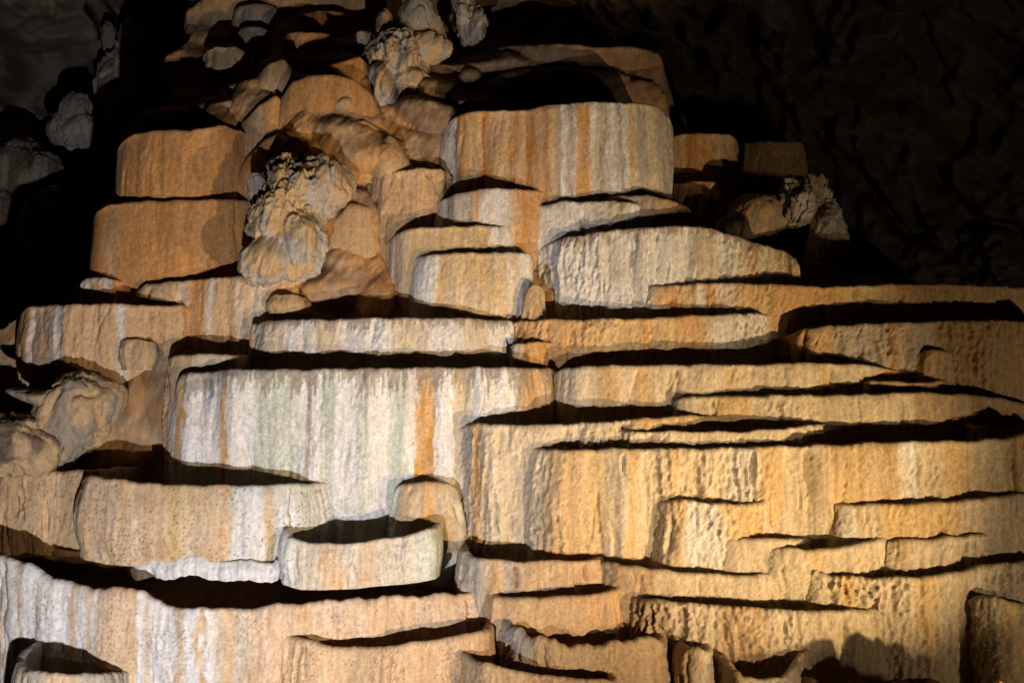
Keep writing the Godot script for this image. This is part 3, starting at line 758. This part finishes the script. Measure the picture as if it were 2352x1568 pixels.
	dam("rippled tan drape of flowstone below the smooth folded dam", "700,640 722,570 752,505 800,462 846,470 872,520", "690,700 872,720", 7.86, "690P 780T 872P", lobe.merged({"l": 0.11, "r": 0.07, "fl": 1.0, "crk": 1.0, "rough": 1.2}))
	# behind the top drum on the right
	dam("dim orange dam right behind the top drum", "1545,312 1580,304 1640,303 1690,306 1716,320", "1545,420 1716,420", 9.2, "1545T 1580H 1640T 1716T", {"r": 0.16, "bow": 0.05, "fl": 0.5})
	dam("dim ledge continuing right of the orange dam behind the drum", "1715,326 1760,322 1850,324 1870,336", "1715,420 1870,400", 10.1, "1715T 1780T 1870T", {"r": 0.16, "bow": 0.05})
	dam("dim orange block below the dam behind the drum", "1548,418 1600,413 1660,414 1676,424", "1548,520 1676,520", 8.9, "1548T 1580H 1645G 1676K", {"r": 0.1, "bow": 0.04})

func masses() -> void:
	lumps("flowstone_boss", "knobbly white boss of dripstone between the orange left dams", "dripstone boss", [[690, 450, 7.66, 0.30, 0.28, 0.3, 20], [640, 520, 7.52, 0.2, 0.36, 0.28, -10], [740, 430, 7.71, 0.22, 0.17, 0.25, -10], [610, 600, 7.38, 0.2, 0.16, 0.25, 20], [690, 560, 7.47, 0.17, 0.26, 0.25, 0], [605, 455, 7.66, 0.12, 0.22, 0.2, 0], [655, 385, 7.71, 0.14, 0.1, 0.18, 10]], "G", {"second": "T", "amp": 0.05, "fine": 0.014, "freq": 4.6, "heart": [660, 500, 7.57]})
	lumps("flowstone_boss", "knobbly white boss trailing down the upper slope beside the great dome", "dripstone boss", [[905, 150, 8.69, 0.28, 0.30, 0.3, 0], [882, 220, 8.46, 0.12, 0.28, 0.2, 15], [885, 75, 8.82, 0.09, 0.22, 0.15, 0], [842, 95, 8.82, 0.1, 0.12, 0.15, 0], [960, 70, 8.87, 0.2, 0.30, 0.2, 0], [960, 115, 8.78, 0.28, 0.14, 0.2, 0], [940, 200, 8.60, 0.2, 0.15, 0.2, 20]], "G", {"second": "T", "amp": 0.05, "fine": 0.010, "freq": 4.5, "heart": [905, 140, 8.69]})
	lumps("stalagmite", "dim grey stalagmite post rising behind the white boss on the upper slope", "stalagmite", [[1070, 40, 9.38, 0.13, 0.34, 0.15, 8], [1095, 60, 9.29, 0.1, 0.16, 0.12, -10]], "G", {"second": "K", "amp": 0.05, "freq": 6.0})
	lumps("flowstone_drape", "lumpy grey and tan stone with a jutting ledge at the left edge", "flowstone drape", [[170, 950, 7.05, 0.26, 0.26, 0.28, 10], [85, 912, 6.95, 0.2, 0.05, 0.16, -14], [130, 1000, 6.95, 0.12, 0.24, 0.2, 12], [220, 920, 7.15, 0.2, 0.16, 0.2, 0]], "T", {"second": "K", "amp": 0.03, "fine": 0.008, "freq": 4.0, "heart": [150, 945, 7.05]})
	lumps("boulder", "rounded dark boulder at the left edge above the black pool", "boulder", [[40, 1020, 6.8, 0.3, 0.2, 0.25, -14]], "T", {"second": "D", "amp": 0.035, "fine": 0.014, "freq": 4.0})
	lumps("stalagmite", "forked white topped stalagmite in the dim right of the chamber", "stalagmite", [[1835, 465, 8.55, 0.17, 0.2, 0.18, 0], [1885, 470, 8.60, 0.1, 0.22, 0.14, 20], [1905, 540, 8.55, 0.15, 0.26, 0.18, 12], [1860, 430, 8.57, 0.17, 0.08, 0.14, -12], [1910, 600, 8.51, 0.24, 0.2, 0.2, 0]], "L", {"second": "K", "amp": 0.05, "fine": 0.016, "freq": 7.0, "heart": [1878, 480, 8.57]})
	lumps("boulder", "dim brown boulder beside the forked stalagmite", "boulder", [[1740, 500, 8.65, 0.26, 0.22, 0.25, 0], [1690, 530, 8.56, 0.16, 0.14, 0.2, 0]], "T", {"second": "K", "amp": 0.03, "freq": 3.0})
	lumps("stalagmite", "tall dim grey stalagmite in the dark upper left", "stalagmite", [[300, 125, 11.6, 0.18, 0.42, 0.2, -5], [280, 200, 11.5, 0.3, 0.4, 0.25, 10], [258, 110, 11.7, 0.1, 0.3, 0.15, 8]], "K", {"second": "G", "amp": 0.06, "freq": 4.0, "heart": [288, 160, 11.6]})
	lumps("stalagmite", "short dim stub of stalagmite left of the tall dim grey one", "stalagmite", [[172, 250, 11.4, 0.17, 0.2, 0.15, 0], [172, 300, 11.4, 0.3, 0.2, 0.2, 0]], "K", {"second": "G", "amp": 0.04, "freq": 6.0})
	lumps("boulder", "big dim rock at the left edge below the stalagmites", "boulder", [[50, 410, 11.2, 0.5, 0.4, 0.4, -20], [-20, 500, 11.0, 0.4, 0.4, 0.4, 0], [120, 560, 10.6, 0.35, 0.6, 0.4, 0]], "D", {"second": "K", "amp": 0.09, "freq": 2.5, "heart": [50, 470, 11.0]})
